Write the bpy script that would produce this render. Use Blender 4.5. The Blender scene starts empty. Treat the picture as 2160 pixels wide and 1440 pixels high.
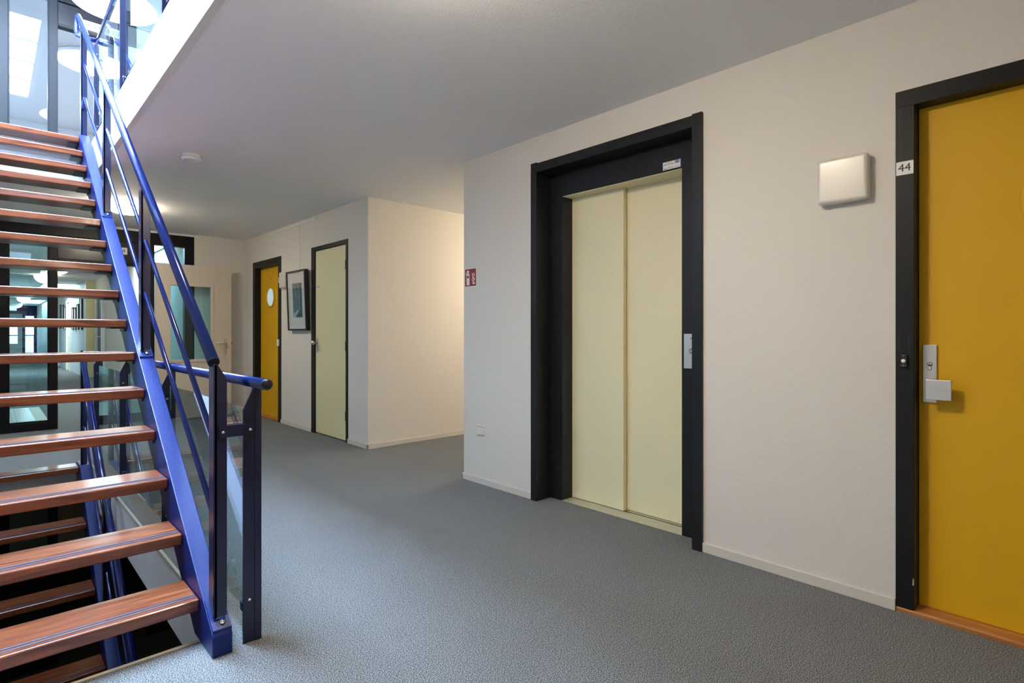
import bpy, bmesh, math, random
from mathutils import Vector, Matrix

random.seed(7)
SC = bpy.context.scene
COL = SC.collection

# ------------------------------------------------------------------ camera
TH = math.radians(46.71)                      # viewing direction in plan
cam_d = bpy.data.cameras.new('camera')
cam_d.sensor_fit = 'HORIZONTAL'
cam_d.sensor_width = 36.0
cam_d.lens = 36.0 * 1177.7 / 2160.0
cam_d.shift_y = -18.4 / 2160.0
cam_d.clip_start = 0.02
cam_d.clip_end = 200
cam = bpy.data.objects.new('camera', cam_d)
COL.objects.link(cam)
cam.location = (0, 0, 1.16)
cam.rotation_euler = (math.pi / 2, 0, TH - math.pi / 2)
SC.camera = cam

# ------------------------------------------------------------------ world, exposure
world = bpy.data.worlds.new('world')
SC.world = world
world.use_nodes = True
bg = world.node_tree.nodes['Background']
bg.inputs['Color'].default_value = (0.80, 0.90, 1.0, 1)
bg.inputs['Strength'].default_value = 3.0
vs = SC.view_settings
vs.view_transform = 'Standard'
vs.look = 'None'
vs.gamma = 1.0
vs.use_curve_mapping = False
vs.exposure = 0.9

# light levels
DAY = (0.50, 0.69, 1.0)
ADDED_DAY = 72.0         # glow of the added roof domes and unseen stairwell lantern
WARM = (1.0, 0.85, 0.66)
LAMP_NEAR = 79.0         # ceiling lamp just above the camera's view
LAMP_FAR = 48.0
LAMP_ALCOVE = 62.0
LAMP_CORR = 5.0
CORR_SKY = 7.0

S = 2.84                 # storey height
HC = 2.515               # ceiling height
XW = 2.772               # right wall plane
YE = 8.66                # end wall plane
HX = 0.68                # stairwell half width
HY0, HY1 = 2.335, 6.285  # stairwell front / rear edge
ROOF = 6.0

# ------------------------------------------------------------------ materials
def new_mat(name):
    m = bpy.data.materials.new(name)
    m.use_nodes = True
    nt = m.node_tree
    b = nt.nodes['Principled BSDF']
    return m, nt, b

def plain(name, col, rough=0.5, metal=0.0, coat=0.0, spec=0.5, bump=None, bscale=300, vary=0.0):
    m, nt, b = new_mat(name)
    b.inputs['Base Color'].default_value = (*col, 1)
    b.inputs['Roughness'].default_value = rough
    b.inputs['Metallic'].default_value = metal
    b.inputs['Coat Weight'].default_value = coat
    b.inputs['Coat Roughness'].default_value = 0.1
    b.inputs['Specular IOR Level'].default_value = spec
    tc = nt.nodes.new('ShaderNodeTexCoord')
    if vary:
        n = nt.nodes.new('ShaderNodeTexNoise')
        n.inputs['Scale'].default_value = 3.0
        n.inputs['Detail'].default_value = 4
        r = nt.nodes.new('ShaderNodeValToRGB')
        r.color_ramp.elements[0].position = 0.3
        r.color_ramp.elements[1].position = 0.7
        r.color_ramp.elements[0].color = (*[c * (1 - vary) for c in col], 1)
        r.color_ramp.elements[1].color = (*[min(1, c * (1 + vary)) for c in col], 1)
        nt.links.new(tc.outputs['Object'], n.inputs['Vector'])
        nt.links.new(n.outputs['Fac'], r.inputs['Fac'])
        nt.links.new(r.outputs['Color'], b.inputs['Base Color'])
    if bump:
        n2 = nt.nodes.new('ShaderNodeTexNoise')
        n2.inputs['Scale'].default_value = bscale
        n2.inputs['Detail'].default_value = 2
        bp = nt.nodes.new('ShaderNodeBump')
        bp.inputs['Strength'].default_value = bump
        bp.inputs['Distance'].default_value = 0.002
        nt.links.new(tc.outputs['Object'], n2.inputs['Vector'])
        nt.links.new(n2.outputs['Fac'], bp.inputs['Height'])
        nt.links.new(bp.outputs['Normal'], b.inputs['Normal'])
    return m

def plaster(name, col, scale, strength, thresh):
    """painted spatter plaster: fine relief with scattered raised specks"""
    m, nt, b = new_mat(name)
    b.inputs['Base Color'].default_value = (*col, 1)
    b.inputs['Roughness'].default_value = 0.75
    b.inputs['Specular IOR Level'].default_value = 0.25
    tc = nt.nodes.new('ShaderNodeTexCoord')
    n1 = nt.nodes.new('ShaderNodeTexNoise')
    n1.inputs['Scale'].default_value = scale
    n1.inputs['Detail'].default_value = 3
    r = nt.nodes.new('ShaderNodeValToRGB')
    r.color_ramp.elements[0].position = thresh
    r.color_ramp.elements[1].position = thresh + 0.13
    n2 = nt.nodes.new('ShaderNodeTexNoise')
    n2.inputs['Scale'].default_value = scale * 0.35
    n2.inputs['Detail'].default_value = 4
    ad = nt.nodes.new('ShaderNodeMath')
    ad.operation = 'MULTIPLY_ADD'
    ad.inputs[1].default_value = 0.5
    bp = nt.nodes.new('ShaderNodeBump')
    bp.inputs['Strength'].default_value = strength
    bp.inputs['Distance'].default_value = 0.004
    L = nt.links.new
    L(tc.outputs['Object'], n1.inputs['Vector'])
    L(tc.outputs['Object'], n2.inputs['Vector'])
    L(n1.outputs['Fac'], r.inputs['Fac'])
    L(n2.outputs['Fac'], ad.inputs[0])
    L(r.outputs['Color'], ad.inputs[2])
    L(ad.outputs['Value'], bp.inputs['Height'])
    L(bp.outputs['Normal'], b.inputs['Normal'])
    return m

def carpet_mat():
    m, nt, b = new_mat('carpet')
    b.inputs['Roughness'].default_value = 0.95
    b.inputs['Specular IOR Level'].default_value = 0.1
    b.inputs['Sheen Weight'].default_value = 0.15
    tc = nt.nodes.new('ShaderNodeTexCoord')
    n = nt.nodes.new('ShaderNodeTexNoise')
    n.inputs['Scale'].default_value = 265
    n.inputs['Detail'].default_value = 2
    n.inputs['Roughness'].default_value = 0.8
    r = nt.nodes.new('ShaderNodeValToRGB')
    e = r.color_ramp.elements
    e[0].position, e[0].color = 0.41, (0.018, 0.025, 0.026, 1)
    e[1].position, e[1].color = 0.61, (0.47, 0.475, 0.455, 1)
    x = e.new(0.51)
    x.color = (0.130, 0.139, 0.135, 1)
    n2 = nt.nodes.new('ShaderNodeTexNoise')
    n2.inputs['Scale'].default_value = 1.6
    n2.inputs['Detail'].default_value = 3
    mr = nt.nodes.new('ShaderNodeMapRange')
    mr.inputs['To Min'].default_value = 0.80
    mr.inputs['To Max'].default_value = 1.0
    mx = nt.nodes.new('ShaderNodeMix')
    mx.data_type = 'RGBA'
    mx.blend_type = 'MULTIPLY'
    mx.inputs['Factor'].default_value = 1.0
    bp = nt.nodes.new('ShaderNodeBump')
    bp.inputs['Strength'].default_value = 0.8
    bp.inputs['Distance'].default_value = 0.006
    L = nt.links.new
    L(tc.outputs['Object'], n.inputs['Vector'])
    L(tc.outputs['Object'], n2.inputs['Vector'])
    L(n.outputs['Fac'], r.inputs['Fac'])
    L(n2.outputs['Fac'], mr.inputs['Value'])
    L(r.outputs['Color'], mx.inputs['A'])
    L(mr.outputs['Result'], mx.inputs['B'])
    L(mx.outputs['Result'], b.inputs['Base Color'])
    L(n.outputs['Fac'], bp.inputs['Height'])
    L(bp.outputs['Normal'], b.inputs['Normal'])
    return m

def wood_mat(name, c0, c1, rough, coat, stretch=(1.6, 17, 17)):
    m, nt, b = new_mat(name)
    b.inputs['Roughness'].default_value = rough
    b.inputs['Coat Weight'].default_value = coat
    b.inputs['Coat Roughness'].default_value = 0.12
    tc = nt.nodes.new('ShaderNodeTexCoord')
    oi = nt.nodes.new('ShaderNodeObjectInfo')
    ad = nt.nodes.new('ShaderNodeVectorMath')
    ad.operation = 'ADD'
    mp = nt.nodes.new('ShaderNodeMapping')
    mp.inputs['Scale'].default_value = stretch
    n = nt.nodes.new('ShaderNodeTexNoise')
    n.inputs['Scale'].default_value = 2.2
    n.inputs['Detail'].default_value = 7
    n.inputs['Distortion'].default_value = 0.8
    r = nt.nodes.new('ShaderNodeValToRGB')
    e = r.color_ramp.elements
    e[0].position, e[0].color = 0.30, (*c0, 1)
    e[1].position, e[1].color = 0.72, (*c1, 1)
    L = nt.links.new
    L(tc.outputs['Object'], ad.inputs[0])
    L(oi.outputs['Random'], ad.inputs[1])
    L(ad.outputs['Vector'], mp.inputs['Vector'])
    L(mp.outputs['Vector'], n.inputs['Vector'])
    L(n.outputs['Fac'], r.inputs['Fac'])
    L(r.outputs['Color'], b.inputs['Base Color'])
    return m

def glass_mat(name, tint):
    m = bpy.data.materials.new(name)
    m.use_nodes = True
    nt = m.node_tree
    nt.nodes.clear()
    out = nt.nodes.new('ShaderNodeOutputMaterial')
    tr = nt.nodes.new('ShaderNodeBsdfTransparent')
    tr.inputs['Color'].default_value = (*tint, 1)
    gl = nt.nodes.new('ShaderNodeBsdfGlossy')
    gl.inputs['Roughness'].default_value = 0.0
    gl.inputs['Color'].default_value = (1, 1, 1, 1)
    # same reflectance on the front and the back face of the thin pane
    ge = nt.nodes.new('ShaderNodeNewGeometry')
    io = nt.nodes.new('ShaderNodeMapRange')
    io.inputs['To Min'].default_value = 1.5
    io.inputs['To Max'].default_value = 1 / 1.5
    fr = nt.nodes.new('ShaderNodeFresnel')
    mx = nt.nodes.new('ShaderNodeMixShader')
    L = nt.links.new
    L(ge.outputs['Backfacing'], io.inputs['Value'])
    L(io.outputs['Result'], fr.inputs['IOR'])
    L(fr.outputs['Fac'], mx.inputs['Fac'])
    L(tr.outputs['BSDF'], mx.inputs[1])
    L(gl.outputs['BSDF'], mx.inputs[2])
    L(mx.outputs['Shader'], out.inputs['Surface'])
    return m

def emit_mat(name, col, strength):
    m = bpy.data.materials.new(name)
    m.use_nodes = True
    nt = m.node_tree
    nt.nodes.clear()
    out = nt.nodes.new('ShaderNodeOutputMaterial')
    em = nt.nodes.new('ShaderNodeEmission')
    em.inputs['Color'].default_value = (*col, 1)
    em.inputs['Strength'].default_value = strength
    nt.links.new(em.outputs['Emission'], out.inputs['Surface'])
    return m

def photo_print_mat():
    """small black and white street photograph: pale road wedge, dark side, grey trees"""
    m, nt, b = new_mat('photo_print')
    b.inputs['Roughness'].default_value = 0.4
    tc = nt.nodes.new('ShaderNodeTexCoord')
    mp = nt.nodes.new('ShaderNodeMapping')
    mp.inputs['Scale'].default_value = (5, 30, 6)
    n = nt.nodes.new('ShaderNodeTexNoise')
    n.inputs['Scale'].default_value = 1.5
    n.inputs['Detail'].default_value = 5
    r = nt.nodes.new('ShaderNodeValToRGB')
    e = r.color_ramp.elements
    e[0].position, e[0].color = 0.35, (0.02, 0.03, 0.04, 1)
    e[1].position, e[1].color = 0.7, (0.22, 0.26, 0.31, 1)
    L = nt.links.new
    L(tc.outputs['Object'], mp.inputs['Vector'])
    L(mp.outputs['Vector'], n.inputs['Vector'])
    L(n.outputs['Fac'], r.inputs['Fac'])
    L(r.outputs['Color'], b.inputs['Base Color'])
    return m

def scuffed_mat(name, col, col2, rough):
    """dark painted timber with vertical greyish scuffs"""
    m, nt, b = new_mat(name)
    b.inputs['Roughness'].default_value = rough
    b.inputs['Specular IOR Level'].default_value = 0.25
    tc = nt.nodes.new('ShaderNodeTexCoord')
    mp = nt.nodes.new('ShaderNodeMapping')
    mp.inputs['Scale'].default_value = (20, 20, 2.0)
    n = nt.nodes.new('ShaderNodeTexNoise')
    n.inputs['Scale'].default_value = 1.4
    n.inputs['Detail'].default_value = 5
    r = nt.nodes.new('ShaderNodeValToRGB')
    e = r.color_ramp.elements
    e[0].position, e[0].color = 0.60, (*col, 1)
    e[1].position, e[1].color = 0.92, (*col2, 1)
    L = nt.links.new
    L(tc.outputs['Object'], mp.inputs['Vector'])
    L(mp.outputs['Vector'], n.inputs['Vector'])
    L(n.outputs['Fac'], r.inputs['Fac'])
    L(r.outputs['Color'], b.inputs['Base Color'])
    return m

M = {}
M['wall'] = plaster('wall_plaster', (0.735, 0.695, 0.625), 150, 0.28, 0.56)
M['ceil'] = plaster('ceiling_plaster', (0.925, 0.93, 0.935), 130, 0.45, 0.50)
M['white'] = plain('white_paint', (0.86, 0.87, 0.87), 0.5)
M['base'] = plain('skirting_paint', (0.66, 0.62, 0.54), 0.45)
M['carpet'] = carpet_mat()
M['tread'] = wood_mat('tread_wood', (0.068, 0.0115, 0.0042), (0.262, 0.075, 0.022), 0.30, 0.35)
M['thresh'] = wood_mat('threshold_wood', (0.36, 0.13, 0.03), (0.50, 0.20, 0.055), 0.35, 0.3, (22, 1.2, 22))
M['blue'] = plain('blue_paint', (0.0032, 0.013, 0.098), 0.32, coat=0.0, spec=0.28, bump=0.25, bscale=140)
M['rail'] = plain('blue_gloss_paint', (0.0032, 0.013, 0.098), 0.14, spec=0.55)
M['navy'] = plain('navy_paint', (0.006, 0.007, 0.032), 0.30, coat=0.15)
M['frame'] = plain('dark_frame_paint', (0.008, 0.009, 0.009), 0.45, spec=0.25)
M['scuff'] = scuffed_mat('scuffed_frame_paint', (0.008, 0.009, 0.009), (0.055, 0.050, 0.045), 0.45)
M['screen'] = plain('screen_frame_paint', (0.007, 0.007, 0.008), 0.40, spec=0.2)
M['panel'] = plain('screen_panel', (0.012, 0.010, 0.012), 0.24, spec=0.35)
M['lift'] = plain('lift_frame_paint', (0.009, 0.0105, 0.012), 0.42, spec=0.3, vary=0.1)
M['cream'] = plain('cream_door_paint', (0.86, 0.785, 0.50), 0.42, bump=0.06, bscale=500)
M['ochre'] = plain('ochre_door_paint', (0.70, 0.39, 0.008), 0.5, spec=0.3, bump=0.10, bscale=420)
M['olive'] = plain('utility_door_paint', (0.79, 0.72, 0.42), 0.40, bump=0.05, bscale=500)
M['beige'] = plain('beige_door_paint', (0.60, 0.535, 0.44), 0.45)
M['alu'] = plain('aluminium', (0.62, 0.61, 0.57), 0.38, metal=0.85)
M['sill'] = plain('sill_metal', (0.62, 0.59, 0.44), 0.35, metal=0.6)
M['steel'] = plain('steel', (0.70, 0.70, 0.68), 0.22, metal=1.0)
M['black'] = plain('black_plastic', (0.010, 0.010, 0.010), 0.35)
M['ink'] = plain('ink', (0.012, 0.012, 0.014), 0.6)
M['plate'] = plain('white_plate', (0.80, 0.80, 0.78), 0.35)
M['plastic'] = plain('cream_plastic', (0.74, 0.71, 0.63), 0.35)
M['opal_off'] = plain('opal_cover', (0.68, 0.64, 0.56), 0.28, coat=0.15)
M['red'] = plain('sign_red', (0.27, 0.004, 0.004), 0.4)
M['logo'] = plain('logo_blue', (0.010, 0.055, 0.27), 0.4)
M['picframe'] = plain('picture_frame_wood', (0.022, 0.015, 0.012), 0.4)
M['mat'] = plain('picture_mat', (0.72, 0.71, 0.69), 0.6)
M['photo'] = photo_print_mat()
M['road'] = plain('photo_pale', (0.40, 0.46, 0.50), 0.5)
M['photodark'] = plain('photo_dark', (0.015, 0.022, 0.03), 0.5)
M['strip'] = plain('tread_strip', (0.035, 0.045, 0.075), 0.5)
M['bracket'] = plain('bracket_paint', (0.006, 0.007, 0.014), 0.35)
M['glass'] = glass_mat('guard_glass', (0.86, 0.95, 0.94))
M['screenglass'] = glass_mat('screen_glass', (0.76, 0.91, 0.94))
M['upglass'] = glass_mat('upper_screen_glass', (0.93, 0.965, 0.985))
M['upwhite'] = plain('upper_storey_paint', (0.60, 0.57, 0.54), 0.6)
M['pendant'] = emit_mat('pendant_opal', (0.92, 0.97, 1.0), 9.0)
M['cap'] = plain('end_cap_plastic', (0.004, 0.004, 0.012), 0.3)  # shade on the handrail's end face, put into a darker colour
M['clear'] = glass_mat('picture_glass', (0.97, 0.98, 0.98))
M['pale'] = plain('pale_timber', (0.55, 0.50, 0.40), 0.5)
M['frost'] = emit_mat('lit_porthole_glass', (0.70, 0.88, 0.90), 0.36)
M['rooflight'] = emit_mat('rooflight_dome', DAY, ADDED_DAY)
M['lamp_near'] = emit_mat('opal_lit_near', WARM, LAMP_NEAR)
M['lamp_far'] = emit_mat('opal_lit_far', WARM, LAMP_FAR)
M['lamp_alcove'] = emit_mat('opal_lit_alcove', (1.0, 0.85, 0.66), LAMP_ALCOVE)
M['lamp_corr'] = emit_mat('opal_lit_corridor', (1.0, 0.92, 0.75), LAMP_CORR)
M['lamp_low'] = emit_mat('opal_lit_low', WARM, 7.0)
M['corr_sky'] = emit_mat('corridor_rooflight', (0.70, 0.90, 1.0), CORR_SKY)
M['exit'] = emit_mat('exit_sign_face', (0.55, 0.85, 0.70), 1.3)
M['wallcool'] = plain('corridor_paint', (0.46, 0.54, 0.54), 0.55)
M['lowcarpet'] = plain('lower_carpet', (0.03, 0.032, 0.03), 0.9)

# ------------------------------------------------------------------ mesh builder
class MB:
    def __init__(self):
        self.v, self.f, self.sm = [], [], []

    def add(self, verts, faces, smooth=False):
        o = len(self.v)
        self.v += [tuple(p) for p in verts]
        self.f += [tuple(i + o for i in fc) for fc in faces]
        self.sm += [smooth] * len(faces)
        return self

    def box(self, a, b):
        x0, x1 = sorted((a[0], b[0])); y0, y1 = sorted((a[1], b[1])); z0, z1 = sorted((a[2], b[2]))
        vs_ = [(x0, y0, z0), (x1, y0, z0), (x1, y1, z0), (x0, y1, z0),
               (x0, y0, z1), (x1, y0, z1), (x1, y1, z1), (x0, y1, z1)]
        return self.add(vs_, [(0, 3, 2, 1), (4, 5, 6, 7), (0, 1, 5, 4), (1, 2, 6, 5), (2, 3, 7, 6), (3, 0, 4, 7)])

    def prism(self, poly, axis, a, b):
        """poly: 2D outline in the plane across `axis`, extruded from a to b"""
        def P(p, t):
            if axis == 'x': return (t, p[0], p[1])
            if axis == 'y': return (p[0], t, p[1])
            return (p[0], p[1], t)
        n = len(poly)
        vs_ = [P(p, a) for p in poly] + [P(p, b) for p in poly]
        fs = [tuple(range(n)), tuple(range(2 * n - 1, n - 1, -1))]
        fs += [(i, i + n, (i + 1) % n + n, (i + 1) % n) for i in range(n)]
        return self.add(vs_, fs)

    def tube(self, pts, r, n=16, caps=True):
        pts = [Vector(p) for p in pts]
        rings = []
        up = None
        for i, p in enumerate(pts):
            if i == 0: d = (pts[1] - p).normalized()
            elif i == len(pts) - 1: d = (p - pts[-2]).normalized()
            else: d = ((p - pts[i - 1]).normalized() + (pts[i + 1] - p).normalized()).normalized()
            if up is None:
                up = Vector((0, 0, 1)) if abs(d.z) < 0.9 else Vector((1, 0, 0))
            s = d.cross(up).normalized()
            u = s.cross(d).normalized()
            up = u
            k = 1.0
            if 0 < i < len(pts) - 1:
                c = (p - pts[i - 1]).normalized().dot(d)
                k = min(1.8, 1 / max(c, 0.4))
            bend = None
            rings.append([p + (s * math.cos(t) + u * math.sin(t)) * r * (1 if k == 1 else 1)
                          for t in [2 * math.pi * j / n for j in range(n)]])
        vs_ = [q for rg in rings for q in rg]
        fs = []
        for i in range(len(rings) - 1):
            for j in range(n):
                a = i * n + j; b_ = i * n + (j + 1) % n
                fs.append((a, a + n, b_ + n, b_))
        self.add(vs_, fs, True)
        if caps:
            o = len(self.v) - len(vs_)
            self.f.append(tuple(o + j for j in range(n))); self.sm.append(False)
            e = o + (len(rings) - 1) * n
            self.f.append(tuple(e + j for j in range(n - 1, -1, -1))); self.sm.append(False)
        return self

    def lathe(self, prof, centre, axis='z', n=32, smooth=True):
        """prof: list of (radius, height) along the axis"""
        c = Vector(centre)
        def P(r, h, t):
            a, b_ = r * math.cos(t), r * math.sin(t)
            if axis == 'z': return c + Vector((a, b_, h))
            if axis == 'x': return c + Vector((h, a, b_))
            return c + Vector((b_, h, a))
        vs_, fs = [], []
        for (r, h) in prof:
            vs_ += [P(max(r, 1e-5), h, 2 * math.pi * j / n) for j in range(n)]
        for i in range(len(prof) - 1):
            for j in range(n):
                a = i * n + j; b_ = i * n + (j + 1) % n
                fs.append((a, b_, b_ + n, a + n))
        fs.append(tuple(range(n - 1, -1, -1)))
        e = (len(prof) - 1) * n
        fs.append(tuple(range(e, e + n)))
        return self.add(vs_, fs, smooth)

def origin_of(o):
    v = Vector((0, 0, 0))
    while o is not None:
        v += Vector(o.location)
        o = o.parent
    return v

def link(name, me, parent=None):
    o = bpy.data.objects.new(name, me)
    COL.objects.link(o)
    if parent is not None:
        o.parent = parent
    return o

def build(name, mb, mat, parent=None, bevel=0.0, seg=2, label=None):
    org = origin_of(parent) if parent is not None else Vector((0, 0, 0))
    me = bpy.data.meshes.new(name)
    me.from_pydata([tuple(Vector(p) - org) for p in mb.v], [], mb.f)
    for p, s in zip(me.polygons, mb.sm):
        p.use_smooth = s
    bm = bmesh.new()
    bm.from_mesh(me)
    bmesh.ops.recalc_face_normals(bm, faces=bm.faces)
    bm.to_mesh(me)
    bm.free()
    me.materials.append(M[mat] if isinstance(mat, str) else mat)
    o = link(name, me, parent)
    if bevel:
        md = o.modifiers.new('bevel', 'BEVEL')
        md.width = bevel
        md.segments = seg
        md.limit_method = 'ANGLE'
        md.angle_limit = math.radians(40)
        md.harden_normals = False
    if label:
        o['label'] = label
    return o

def tag(o, label, cat, group=None, kind=None):
    o['label'] = label
    o['category'] = cat
    if group: o['group'] = group
    if kind: o['kind'] = kind
    return o

def empty(name, loc):
    o = bpy.data.objects.new(name, None)
    COL.objects.link(o)
    o.location = loc
    o.empty_display_size = 0.1
    return o

def copy_tree(o, parent=None, delta=(0, 0, 0)):
    c = o.copy()
    COL.objects.link(c)
    if parent is None:
        c.location = Vector(o.location) + Vector(delta)
    else:
        c.parent = parent
    for ch in list(o.children):
        copy_tree(ch, c)
    return c

def text_obj(name, s, size, mat, parent, pos, facing, align='CENTER', depth=0.0004, spacing=1.0):
    """flat lettering turned into a mesh; facing '-x' reads for someone looking along +x, '-y' along +y"""
    cu = bpy.data.curves.new(name, 'FONT')
    cu.body = s
    cu.size = size
    cu.align_x = align
    cu.align_y = 'CENTER'
    cu.extrude = depth
    cu.resolution_u = 3
    cu.space_character = spacing
    t = bpy.data.objects.new(name, cu)
    COL.objects.link(t)
    bpy.context.view_layer.update()
    dg = bpy.context.evaluated_depsgraph_get()
    me = bpy.data.meshes.new_from_object(t.evaluated_get(dg))
    bpy.data.objects.remove(t)
    me.materials.clear()
    me.materials.append(M[mat])
    o = link(name, me, parent)
    o.location = Vector(pos) - origin_of(parent)
    o.rotation_euler = (math.pi / 2, 0, 0 if facing == '-y' else -math.pi / 2)
    return o

def structure(name, mb, mat, label, cat, bevel=0.0):
    o = build(name, mb, mat, None, bevel)
    return tag(o, label, cat, None, 'structure')

# ================================================================== STRUCTURE
# ---- floors (carpet layers) around the stairwell
XL = -1.12
YB = -6.2
XA = 5.4                 # far end of the side passage
YA0, YA1 = 3.502, 5.035  # side passage between these walls
YC = 37.0                # far end of the corridor behind the screen

def slab(z0, z1, y_end, alcove=True, x_end=None):
    mb = MB()
    mb.box((XL, YB, z0), (XW + 0.12, HY0, z1))
    mb.box((HX, HY0, z0), (XW + 0.12, HY1, z1))
    mb.box((XL, HY0, z0), (-HX, HY1, z1))
    mb.box((XL, HY1, z0), (XW + 0.12, y_end, z1))
    if alcove:
        mb.box((XW + 0.12, YA0 - 0.1, z0), (XA, YA1 + 0.1, z1))
        mb.box((XW + 0.12, YB, z0), (3.2, YA0 - 0.1, z1))
        mb.box((XW + 0.12, YA1 + 0.1, z0), (3.2, y_end if y_end < 9 else 8.8, z1))
    return mb

structure('floor', slab(-0.012, 0.0, YC + 0.2), 'carpet', 'grey speckled carpet floor of the hall', 'floor')
structure('floor_upper', slab(S - 0.012, S, 17.0, False), 'carpet', 'carpet floor of the storey above, seen past its slab edge', 'floor')
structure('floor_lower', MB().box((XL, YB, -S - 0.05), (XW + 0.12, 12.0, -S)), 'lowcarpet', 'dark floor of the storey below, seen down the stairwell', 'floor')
structure('ceiling', slab(HC, S - 0.012, YC + 0.2), 'ceil', 'off-white stippled ceiling of the hall', 'ceiling')
structure('ceiling_lower', slab(-0.325, -0.012, 12.0, False), 'white', 'pale slab edge around the stairwell below the hall floor', 'ceiling')

# white painted fascia on the stairwell edges (face of the slab) with a bottom stop bead
def fascia(name, z0, z1, label):
    mb = MB()
    mb.box((HX - 0.006, HY0, z0), (HX, HY1, z1))
    mb.box((-HX, HY1 - 0.006, z0), (HX, HY1, z1))
    mb.box((-HX, HY0, z0), (-HX + 0.006, HY1, z1))
    mb.box((-HX, HY0, z0), (HX, HY0 + 0.006, z1))
    structure(name, mb, 'white', label, 'trim')
fascia('trim_1', HC + 0.004, S - 0.004, 'white fascia along the upper slab edge of the stairwell')
fascia('trim_2', -0.31, -0.004, 'pale fascia below the carpet edge of the stairwell')
M['bead'] = plain('plaster_bead', (0.76, 0.74, 0.68), 0.6)
structure('trim_5', MB().box((HX - 0.006, HY0, HC - 0.005), (HX + 0.028, HY1, HC + 0.003)), 'bead', 'smooth plaster bead along the ceiling edge at the stairwell', 'trim')
mb = MB()
mb.box((HX - 0.010, HY0, -0.016), (HX + 0.004, HY1, 0.003))
mb.box((-HX, HY0 - 0.004, -0.016), (HX, HY0 + 0.010, 0.003))
structure('trim_3', mb, 'pale', 'thin pale timber edging strip where the carpet meets the stairwell', 'trim')

# ---- right hand wall with door and lift openings
D44 = (-0.46, 0.600, 2.163)       # door opening y0,y1,top
LIFT = (1.461, 2.734, 2.325)
UTIL = (5.455, 6.360, 2.150)
FARD = (7.280, 8.325, 2.152)

def wall_with_openings(x0, x1, y0, y1, z0, z1, ops):
    mb = MB()
    y = y0
    for (a, b_, t) in sorted(ops):
        mb.box((x0, y, z0), (x1, a, z1))
        mb.box((x0, a, t), (x1, b_, z1))
        y = b_
    mb.box((x0, y, z0), (x1, y1, z1))
    return mb

mb = wall_with_openings(XW, XW + 0.12, YB, YA0, 0, HC, [D44, LIFT])
mb.box((XW + 0.12, YA0 - 0.12, 0), (XA, YA0, HC))
structure('wall_right', mb, 'wall', 'beige textured wall with the lift and the yellow door', 'wall')
mb = wall_with_openings(XW, XW + 0.12, YA1, YE + 0.1, 0, HC, [UTIL, FARD])
mb.box((XW + 0.12, YA1, 0), (XA, YA1 + 0.12, HC))
structure('wall_middle', mb, 'wall', 'beige wall past the side passage with the two narrow far doors', 'wall')
structure('wall_passage', MB().box((XA, YA0 - 0.12, 0), (XA + 0.1, YA1 + 0.12, HC)), 'wall', 'wall closing the warm lit side passage', 'wall')
mb = MB()
mb.box((2.103, YE, 0), (XW, YE + 0.1, HC))
structure('wall_end', mb, 'wall', 'short beige end wall beside the open door', 'wall')
structure('wall_left', MB().box((XL - 0.1, YB, -S), (XL, YE + 0.1, ROOF)), 'white', 'wall on the left side of the stairwell', 'wall')
structure('wall_back', MB().box((XL, YB - 0.1, -S), (XW + 0.12, YB, ROOF)), 'wall', 'wall closing the hall near the viewer', 'wall')

# linings behind the doors (dark shafts, out of sight)
mb = MB()
mb.box((3.2, YB, 0), (3.26, YA0 - 0.12, HC))
mb.box((3.2, YA1 + 0.12, 0), (3.26, YE + 0.1, HC))
structure('wall_shaft', mb, 'frame', 'wall behind the lift and door openings', 'wall')

# upper storey shell
mb = MB()
mb.box((XW, YB, S), (XW + 0.1, 17, ROOF))
structure('wall_upper', mb, 'upwhite', 'white wall of the storey above', 'wall')
structure('ceiling_upper', MB().box((XL, YB, ROOF), (XW + 0.1, 17, ROOF + 0.1)), 'upwhite', 'white ceiling of the top storey with round rooflights', 'ceiling')
mb = MB()
mb.box((XL, 16.9, S), (XW, 17, ROOF))
mb.box((XL - 0.1, YE + 0.1, S), (XL, 17, ROOF))
structure('wall_upper_end', mb, 'upwhite', 'white far wall of the storey above', 'wall')
mb = MB()
mb.box((1.43, 8.66, S), (XW, 8.76, ROOF))
structure('wall_upper_pier', mb, 'upwhite', 'white pier right of the upper glazed screen', 'wall')

# lower storey shell
mb = MB()
mb.box((XW, YB, -S), (XW + 0.1, 12, -0.325))
mb.box((XL, 12, -S), (XW, 12.1, -0.325))
mb.box((XL - 0.1, YE + 0.1, -S), (XL, 12, -0.325))
structure('wall_lower', mb, 'wall', 'walls of the storey below, in shadow', 'wall')

# corridor behind the end screen
mb = MB()
mb.box((2.06, YE + 0.1, 0), (2.16, 18.0, HC))
structure('wall_corridor_near', mb, 'wall', 'beige corridor wall just behind the glazed screen', 'wall')
mb = MB()
mb.box((1.87, 18.0, 0), (2.06, 18.12, HC))
structure('wall_corridor_step', mb, 'olive', 'olive return where the corridor narrows', 'wall')
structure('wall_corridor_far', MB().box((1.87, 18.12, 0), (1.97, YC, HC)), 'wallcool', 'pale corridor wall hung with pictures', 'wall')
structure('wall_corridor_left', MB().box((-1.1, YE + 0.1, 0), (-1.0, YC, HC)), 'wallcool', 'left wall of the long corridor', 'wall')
mb = MB()
mb.box((2.16, 8.76, 0), (2.9, 8.86, HC))
structure('wall_corridor_return', mb, 'wallcool', 'wall beside the corridor behind the screen', 'wall')

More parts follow.
